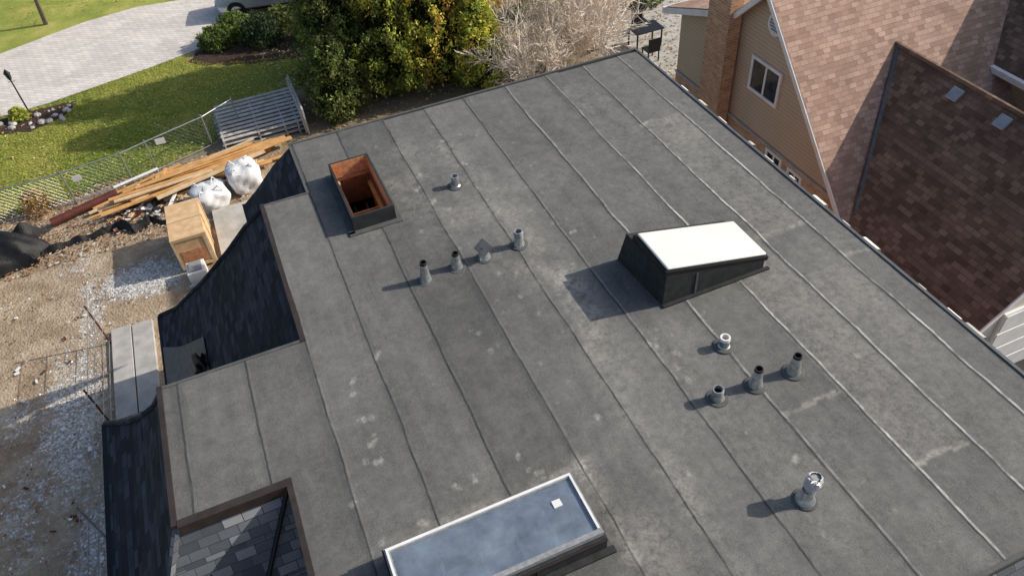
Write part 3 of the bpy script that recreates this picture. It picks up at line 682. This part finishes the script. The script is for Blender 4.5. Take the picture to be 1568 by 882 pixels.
# ------------------------------------------------------------------ trees
def cedar(x,y,r,h,pal,seed,n=420,m=75):
    g=np.random.default_rng(seed); e=empty('cedar_tree')
    b=MB(); b.tube((x,y,0),(x+.1,y,h*.9),.16,.03,'bark',8)
    for k in range(14):
        z=h*(.12+.055*k); a=k*2.4; b.tube((x,y,z),(x+math.cos(a)*r*.7*(1-z/h*.6),y+math.sin(a)*r*.7*(1-z/h*.6),z+.5),.04,.012,'bark',5)
    b.build('trunk',e)
    lump=g.uniform(.78,1.18,(9,10))
    def rad(u,a):
        p=np.minimum(1,(u/.1)**.5)*np.power(np.clip(1-u,0,1),.5)*1.12
        i=(u*8.99).astype(int)%9; j=((a/(2*np.pi))*10).astype(int)%10
        return r*p*lump[i,j]
    u=g.random(n)**.85; a=g.uniform(0,2*np.pi,n)
    rr=rad(u,a)*g.uniform(.75,1.1,n)
    C=np.stack([x+rr*np.cos(a),y+rr*np.sin(a),.2+u*h],1)
    ax=np.stack([np.cos(a)*.55,np.sin(a)*.55,np.full(n,.85)],1); ax+=g.normal(0,.2,(n,3)); ax/=np.linalg.norm(ax,axis=1)[:,None]
    t=g.uniform(-.5,.5,(n,m,1)); L=g.uniform(.45,.85,(n,1,1))
    pos=C[:,None,:]+ax[:,None,:]*t*L+g.normal(0,1,(n,m,3))*(.12*(1-.9*np.abs(t)))*g.uniform(.7,1.3,(n,1,1))
    pal=np.array(pal); pc=pal[g.integers(0,len(pal),n)]*g.uniform(.65,1.35,(n,1))
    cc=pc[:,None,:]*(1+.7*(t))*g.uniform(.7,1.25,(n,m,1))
    F=leaf_faces(pos.reshape(-1,3),g.uniform(.022,.055,n*m),elong=1.5)
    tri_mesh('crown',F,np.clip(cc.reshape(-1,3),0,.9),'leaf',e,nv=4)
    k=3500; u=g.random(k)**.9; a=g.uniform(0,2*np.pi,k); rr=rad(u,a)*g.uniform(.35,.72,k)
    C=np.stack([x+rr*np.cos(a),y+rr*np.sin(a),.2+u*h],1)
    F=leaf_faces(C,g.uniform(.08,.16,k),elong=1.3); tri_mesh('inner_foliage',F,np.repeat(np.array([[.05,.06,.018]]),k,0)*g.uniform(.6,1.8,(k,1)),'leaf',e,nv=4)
DK=[(.13,.17,.05),(.18,.22,.06),(.15,.16,.05)]; YG=[(.42,.45,.08),(.55,.52,.1),(.28,.34,.07)]; GO=[(.8,.58,.12),(.65,.52,.1),(.5,.33,.08),(.42,.42,.09)]  # yellow-green and golden leaf palettes, brightened to carry patches of sunlight
cedar(3.5,26.0,1.5,5.6,DK,11); cedar(5.1,25.8,1.6,6.4,DK+YG+YG,12); cedar(6.7,25.5,1.6,6.6,GO+YG,13); cedar(8.1,26.0,1.4,6.2,GO,14,380)
cedar(4.4,28.2,1.7,6.8,DK+YG,15,320); cedar(7.6,28.4,1.8,6.8,YG,16,320)
cedar(8.1,24.4,.9,3.2,YG,18,200); cedar(2.9,24.9,.8,2.6,DK,19,170)
def bare(name,x,y,h,spread,stems,seed,k='twig',levels=4,r0=.05,rmin=.0085):
    g=random.Random(seed); b=MB()
    def grow(p,d,L,r,lv):
        segs=3; 
        for s in range(segs):
            d=(d+Vector((g.gauss(0,.16),g.gauss(0,.16),g.gauss(.03,.1)))).normalized(); q=p+d*L/segs
            b.tube(p,q,r,max(r*.82,rmin),k,3 if lv<3 else 5,False); p=q; r=max(r*.82,rmin)
            if lv>0:
                for _ in range(2 if lv>1 else g.choice((2,3))):
                    dd=(d+Vector((g.gauss(0,.6),g.gauss(0,.6),g.gauss(.05,.4)))).normalized()
                    grow(p,dd,L*g.uniform(.45,.7),r*.62,lv-1)
    for s in range(stems):
        a=g.uniform(0,6.28); d=Vector((math.cos(a)*spread*g.random(),math.sin(a)*spread*g.random(),1)).normalized()
        grow(Vector((x+math.cos(a)*.25,y+math.sin(a)*.25,0)),d,h*g.uniform(.4,.58),r0,levels-1)
    return b.build(name)
bare('bare_shrub',11.2,23.6,4.4,.95,10,3); bare('bare_shrub',13.2,24.8,4.0,.95,8,5); bare('bare_shrub',9.7,23.2,3.3,.95,7,8)
bare('bare_tree',-7.2,39.2,7,.3,1,9,'bark',4,.11)
def bush(name,x,y,r,h,pal,seed,n=2600):
    g=np.random.default_rng(seed)
    d=g.normal(size=(n,3)); d/=np.linalg.norm(d,axis=1)[:,None]; d[:,2]=np.abs(d[:,2])
    lum=1+.13*np.sin(d[:,0]*7+seed)*np.cos(d[:,1]*6)+.06*np.sin(d[:,2]*13)
    rr=g.random(n)**.25*lum
    C=np.stack([x+d[:,0]*rr*r,y+d[:,1]*rr*r,.05+d[:,2]*rr*h],1); F=leaf_faces(C,g.uniform(.03,.07,n),elong=1.2)
    pal=np.array(pal); c=pal[g.integers(0,len(pal),n)]*g.uniform(.6,1.3,(n,1))
    return tri_mesh(name,F,c,'leaf',nv=4)
bush('boxwood_shrub',-.5,32.9,.75,.8,DK+[(.2,.3,.06)],1); bush('boxwood_shrub',.35,33.5,.8,.95,DK+[(.2,.3,.06)],2)
bush('dark_shrub',1.35,32.2,.85,1.25,[(.045,.07,.03),(.06,.09,.04)],3); bush('boxwood_shrub',2.3,33.0,.8,1.0,DK,4); bush('dark_shrub',3.2,31.4,.8,1.2,DK,6)
bush('flower_shrub',-8.2,30.7,.35,.45,YG,5,900); bush('flower_shrub',-9.3,31.2,.4,.45,[(.4,.38,.08),(.5,.4,.1)],7,900)
bush('dry_shrub',-7.3,24.0,.5,.8,[(.5,.3,.12),(.35,.22,.1)],8,450)
b=MB(); g=random.Random(5)
for i in range(24):
    x=g.uniform(-9.5,-6.4); y=g.uniform(29.7,30.9); r=g.uniform(.07,.16)
    b.lathe((x,y,.02),[(r,.0),(r*1.05,r*.3),(r*.7,r*.7),(.001,r*.8)],'stone',7,Matrix.Rotation(g.random()*6,4,'Z')@Matrix.Diagonal((1,g.uniform(.6,1),1,1)))
b.build('garden_stones')
b=MB(); x,y=-7.9,31.1
b.lathe((x,y,0),[(.07,.0),(.07,.06),(.03,.1),(.025,1.35),(.05,1.37),(.05,1.4)],'blackmetal',12)
b.lathe((x,y,0),[(.06,1.4),(.1,1.62)],'wglass',6); b.lathe((x,y,0),[(.13,1.62),(.08,1.7),(.02,1.78),(.001,1.8)],'blackmetal',6)
for i in range(6):
    a=i*math.pi/3; b.tube((x+.06*math.cos(a),y+.06*math.sin(a),1.4),(x+.1*math.cos(a),y+.1*math.sin(a),1.62),.008,.008,'blackmetal',4)
b.tube((x-.12,y,1.3),(x+.12,y,1.3),.01,.01,'blackmetal',5)
b.build('lamp_post')

# ------------------------------------------------------------------ chain link fence
def fence(name,pts,h,mesh=.16,k='galv',r=.025,wire=.0022):
    b=MB()
    for i,(x,y) in enumerate(pts):
        b.tube((x,y,0),(x,y,h+.05),r,r,k,8); b.lathe((x,y,h+.05),[(r*1.2,0),(r*.8,.03),(.001,.04)],k,8)
    for (xa,ya),(xb,yb) in zip(pts,pts[1:]):
        b.tube((xa,ya,h),(xb,yb,h),r*.75,r*.75,k,6,False); b.tube((xa,ya,.1),(xb,yb,.1),r*.5,r*.5,k,5,False)
        L=math.hypot(xb-xa,yb-ya); H=h-.12
        P=lambda s,z:(xa+(xb-xa)*s/L,ya+(yb-ya)*s/L,z)
        s=-H
        while s<L:
            s0=max(s,0);z0=.1+(s0-s); s1=min(s+H,L);z1=.1+(s1-s)
            if s1>s0:
                b.tube(P(s0,z0),P(s1,z1),wire,wire,k,3,False); b.tube(P(s0,h-(z0-.1)),P(s1,h-(z1-.1)),wire,wire,k,3,False)
            s+=mesh
    return b.build(name)
fence('chain_link_fence',[(-14,24.0),(-11.4,24.0),(-8.7,23.9),(-6.2,23.9),(-4.4,24.15),(-3.6,24.45),(-1.7,25.1),(-.6,25.8)],1.2)
b=MB(); b.box(-5.95,-5.7,23.86,23.88,.8,1.0,'white'); b.box(-3.3,-3.0,24.5,24.52,.95,1.15,'white'); b.build('fence_sign')
b=MB(); pts=[(-5.4,16.8),(-5.45,13.9),(-5.65,10.8),(-5.7,8)]
for (x,y) in pts: b.tube((x,y,0),(x-.05,y,1.45),.022,.022,'rust' if y>13 else 'galv',7)
for p,q in zip(pts,pts[1:]):
    for z in (.15,.55,1.0,1.38): b.tube((*p,z),(*q,z),.009,.009,'galv',4,False)
    nseg=12
    for i in range(nseg):
        t=i/nseg; x=p[0]+(q[0]-p[0])*t; y=p[1]+(q[1]-p[1])*t; b.tube((x,y,.15),(x,y,1.38),.004,.004,'galv',3,False)
b.build('temporary_wire_fence')

# ------------------------------------------------------------------ yard objects
def plank(b,x,y,z,L,wd,th,yaw,k,pitch=0):
    T=Matrix.Translation((x,y,z))@Matrix.Rotation(yaw,4,'Z')@Matrix.Rotation(pitch,4,'Y'); b.box(-L/2,L/2,-wd/2,wd/2,-th/2,th/2,k,T)
b=MB(); g=random.Random(11)
for lay in range(4):
    for i in range(9-lay):
        L=g.uniform(2.4,4.6); cx=-1.9+g.uniform(-1.6,1.3)-lay*.05; cy=23.5+.17*(cx+1.9)+(i-4)*.17+g.uniform(-.05,.05)
        plank(b,cx,cy,.12+lay*.09+g.random()*.03,L,g.choice((.14,.19,.09)),.04,.17+g.gauss(0,.07),g.choice(('lumber','lumber','lumber','lumber2')),g.gauss(0,.012))
for i in range(9): plank(b,-4.1+g.uniform(-.5,.5),23.0+i*.11,.1+.05*g.random(),g.uniform(2.4,3.4),.13,.04,.3+g.gauss(0,.08),g.choice(('lumber','lumber2')))
for i in range(9): plank(b,-3.2+g.uniform(-2,2.6),23.2+g.uniform(-1,.8),.3*g.random()+.1,g.uniform(.6,1.5),.1,.03,g.uniform(-1,1.4),g.choice(('lumber2','white','lumber')))
b.build('lumber_pile',bevel=.004)
b=MB(); b.tube((-6.9,22.9,.2),(-4.9,23.55,.22),.13,.13,'rust',14); b.build('steel_pipe',smooth=True)
b=MB(); g=random.Random(8)
for L_ in range(3):
    z=.12+L_*.14; yo=L_*.04
    for i in range(10): b.box(-1.4+.05*L_+g.uniform(-.06,.06),1.42+.03*L_+g.uniform(-.06,.02),24.45+i*.27+yo,24.61+i*.27+yo+g.uniform(-.02,.02),z,z+.022,'greywood')
    for x in (-1.3,-.1,.8,1.25): b.box(x,x+.05,24.42+yo,27.05+yo,z-.09,z-.003,'greywood')
b.box(1.5,1.56,24.2,26.9,0,1.0,'greywood')
for i in range(8): b.box(1.44,1.498,24.25+i*.33,24.5+i*.33,.05,.95,'greywood')
b.build('stacked_pallets')
def bigbag(x,y,s,h,seed,yaw):
    b=MB(); n=20; rings=[]
    for i in range(13):
        v=i/12
        sc_=(.82+.2*math.sin(v*math.pi)**.7) if v<.8 else .98*(1-(v-.8)*3.6)
        ring=[]
        for j in range(n*2):
            a=2*math.pi*j/(n*2); c,s_=math.cos(a),math.sin(a); p=4.0
            rr=1/((abs(c)**p+abs(s_)**p)**(1/p)); rr*=sc_*(1+.05*math.sin(5*a+v*7+seed)+.03*math.sin(11*a-v*13))
            zz=h*(v if v<.85 else .85+(v-.85)*.4)+.04*math.sin(3*a+seed)*v
            X_,Y_=rr*s/2*c,rr*s/2*s_; ring.append((x+X_*math.cos(yaw)-Y_*math.sin(yaw),y+X_*math.sin(yaw)+Y_*math.cos(yaw),zz))
        rings.append(ring)
    for A_,B_ in zip(rings,rings[1:]):
        for j in range(n*2): k2=(j+1)%(n*2); b.poly([A_[j],A_[k2],B_[k2],B_[j]],'bag')
    b.poly(rings[-1],'bag')
    for a in range(4):
        t=a*math.pi/2+.78+yaw; q=s*.5
        p=Vector((x+q*math.cos(t),y+q*math.sin(t),h*.8)); b.tube(p,p+Vector((-.12*math.cos(t),-.12*math.sin(t),.18)),.02,.02,'bag',5); b.tube(p+Vector((-.12*math.cos(t),-.12*math.sin(t),.18)),p+Vector((-.3*math.cos(t),-.3*math.sin(t),.02)),.02,.02,'bag',5)
    b.build('white_bulk_bag',smooth=True)
bigbag(-2.1,21.7,1.05,.75,1,.2); bigbag(-.95,22.1,1.0,1.0,4,.1)
b=MB(); x0,x1,y0,y1,h=-3.3,-2.35,18.75,20.5,1.2
b.box(x0,x1,y0,y1,.12,h,'ply')
for y in (y0+.1,(y0+y1)/2,y1-.2): b.box(x0,x1,y,y+.1,.0,.118,'lumber')
for x in (x0,x1-.09): 
    b.box(x,x+.09,y0-.025,y0-.002,.12,h,'lumber2')
b.box(x0+.09,x1-.09,y0-.025,y0-.002,h-.09,h,'lumber2'); b.box(x0+.09,x1-.09,y0-.025,y0-.002,.12,.21,'lumber2')
b.box(x0+.15,x1-.15,y0-.02,y0-.002,.3,.75,'osb')
for y in (y0,(y0+y1)/2-.045,y1-.09): b.box(x1+.002,x1+.027,y,y+.09,.12,h,'lumber2')
b.box(x0,x1,(y0+y1)/2-.04,(y0+y1)/2+.04,h+.002,h+.02,'lumber2')
b.build('plywood_crate',bevel=.004)
b=MB(); b.box(-3.15,-2.65,18.05,18.6,.05,.45,'white'); b.box(-3.08,-2.72,18.12,18.53,.452,.5,'pvcgrey'); b.tube((-3.2,17.9,.15),(-2.6,17.88,.15),.06,.06,'pvcgrey',10); b.build('white_storage_bin',bevel=.03)
crumple('black_tarp_cover',-8.6,22.0,0,1.5,.9,.75,'tarp',2,n=34)
b=MB(); path=[(-7.2,21.6),(-6.4,21.75),(-5.6,21.75),(-5.0,21.95),(-4.5,21.5),(-4.0,21.7),(-3.4,21.2)]
g=random.Random(3); pr=[]
for i in range(len(path)-1):
    for t in range(8):
        s=t/8; x=path[i][0]*(1-s)+path[i+1][0]*s; y=path[i][1]*(1-s)+path[i+1][1]*s; big=1.2 if -5.1<x<-4.0 else .6
        pr.append(((x,y-.14*big-.03+g.gauss(0,.02),.07),(x+g.gauss(0,.03),y+g.gauss(0,.02),.14+.22*big*(.6+.4*math.sin(x*9))),(x,y+.2*big+g.gauss(0,.02),.07)))
for A_,B_ in zip(pr,pr[1:]):
    b.poly([A_[0],B_[0],B_[1],A_[1]],'tarp'); b.poly([A_[1],B_[1],B_[2],A_[2]],'tarp')
b.build('black_silt_fabric',smooth=True)
b=MB(); g=random.Random(21)
for i in range(90):
    plank(b,g.uniform(-5.2,-2.3),g.uniform(21.6,22.9),.08,g.uniform(.08,.4),g.uniform(.04,.15),.03,g.uniform(0,3),g.choice(('white','lumber2','stone','stone','rust','blackmem')),g.uniform(-.3,.3))
for i in range(26): plank(b,g.uniform(-8.5,-5.7),g.uniform(10,19),.07,g.uniform(.05,.15),g.uniform(.03,.1),.02,g.uniform(0,3),g.choice(('white','rust','lumber2')))
b.build('construction_debris')
b=MB(); b.box(14.2,15.4,23.6,24.4,.7,.74,'blackmetal')
for x in (14.25,15.3):
    for y in (23.65,24.3): b.box(x,x+.05,y,y+.05,0,.698,'blackmetal')
b.build('patio_table',bevel=.005)
for (x,y,s) in ((14.4,22.9,1),(15.2,25.1,-1)):
    b=MB(); b.box(x-.25,x+.25,y-.25,y+.25,.42,.46,'blackmetal'); b.box(x-.25,x+.25,y-.25*s-.02,y-.25*s+.02,.463,.95,'blackmetal')
    for dx in (-.24,.2):
        for dy in (-.24,.2): b.box(x+dx,x+dx+.04,y+dy,y+dy+.04,0,.418,'blackmetal')
    b.build('patio_chair')
bush('boxwood_shrub',16.5,27.5,1,1.2,DK,31); bush('boxwood_shrub',12.5,28.5,1.2,1.4,DK+YG,33)

# ------------------------------------------------------------------ parked car (SUV)
def car(cx,cy,yaw):
    e=empty('parked_car'); T=Matrix.Translation((cx,cy,.03))@Matrix.Rotation(yaw,4,'Z')
    st_=[(-2.3,.55,.8,.72,.0),(-2.2,.32,.95,.84,.0),(-1.6,.28,1.03,.9,.0),(-.95,.28,1.08,.92,.05),(-.3,.28,1.1,.93,.62),(.3,.28,1.1,.93,.66),(1.1,.28,1.1,.93,.64),(1.8,.28,1.1,.91,.5),(2.2,.33,1.08,.86,.1),(2.33,.55,.95,.78,.0)]
    b=MB(); rings=[]
    for (x,zb,zt,hw,cab) in st_:
        ring=[(x,-hw*.9,zb),(x,-hw,zb+.18),(x,-hw,zt-.22),(x,-hw*.94,zt)]
        ring+=[(x,-hw*(.94-.2*min(1,cab/.6)),zt+cab*.92),(x,-hw*.5,zt+cab+.03)]
        full=ring+[(p[0],-p[1],p[2]) for p in ring[::-1]]; rings.append([T@Vector(p) for p in full])
    for A_,B_ in zip(rings,rings[1:]):
        for i in range(len(A_)-1): 
            b.poly([A_[i],A_[i+1],B_[i+1],B_[i]][::-1],'car')
        b.poly([A_[-1],A_[0],B_[0],B_[-1]][::-1],'rubber')
    b.poly(rings[0],'car'); b.poly(rings[-1][::-1],'car'); b.build('body',e,smooth=True)
    b=MB()
    for s in (-1,1):
        for xa,xb in ((-.35,.28),(.36,1.1),(1.18,1.75)):
            def P(x,f):
                hw=.93; return T@Vector((x,s*(hw*(.94-.19*f)+.012),1.12+.5*f))
            b.poly([P(xa,.05),P(xb,.05),P(xb-.02,.95),P(xa+.1,.95)],'wglass')
        b.box(-1.5,1.5,s*.93-.02,s*.93+.02,.33,.42,'blackmetal',T); b.box(-.62,-.5,s*1.0-.09,s*1.0+.09,1.08,1.22,'car',T)
        for x in (-.0,.75): b.box(x,x+.16,s*.935-.012,s*.935+.012,.9,.93,'alu',T)
        b.box(-2.27,-2.05,s*.66-.12,s*.66+.12,.72,.84,'white',T); b.box(2.2,2.33,s*.7-.1,s*.7+.1,.8,1.0,'rust',T)
    b.poly([T@Vector(p) for p in ((-.93,-.75,1.16),(-.93,.75,1.16),(-.36,.62,1.69),(-.36,-.62,1.69))],'wglass')
    b.build('windows_and_trim',e)
    for (x,s) in ((-1.45,-1),(1.42,-1),(-1.45,1),(1.42,1)):
        b=MB(); TT=T@Matrix.Translation((x,s*.83,.35))@Matrix.Rotation(-s*math.pi/2,4,'X')
        b.lathe((0,0,0),[(.2,-.1),(.35,-.1),(.36,.0),(.35,.1),(.24,.11)],'rubber',24,TT); b.lathe((0,0,0),[(.24,.1),(.22,.06),(.06,.09),(.001,.09)],'alu',10,TT)
        b.lathe((0,0,0),[(.41,-.1),(.41,.105),(.36,.1)],'dark',24,TT); b.build('wheel',e,smooth=True)
car(2.3,35.55,-.2)
print('ok')
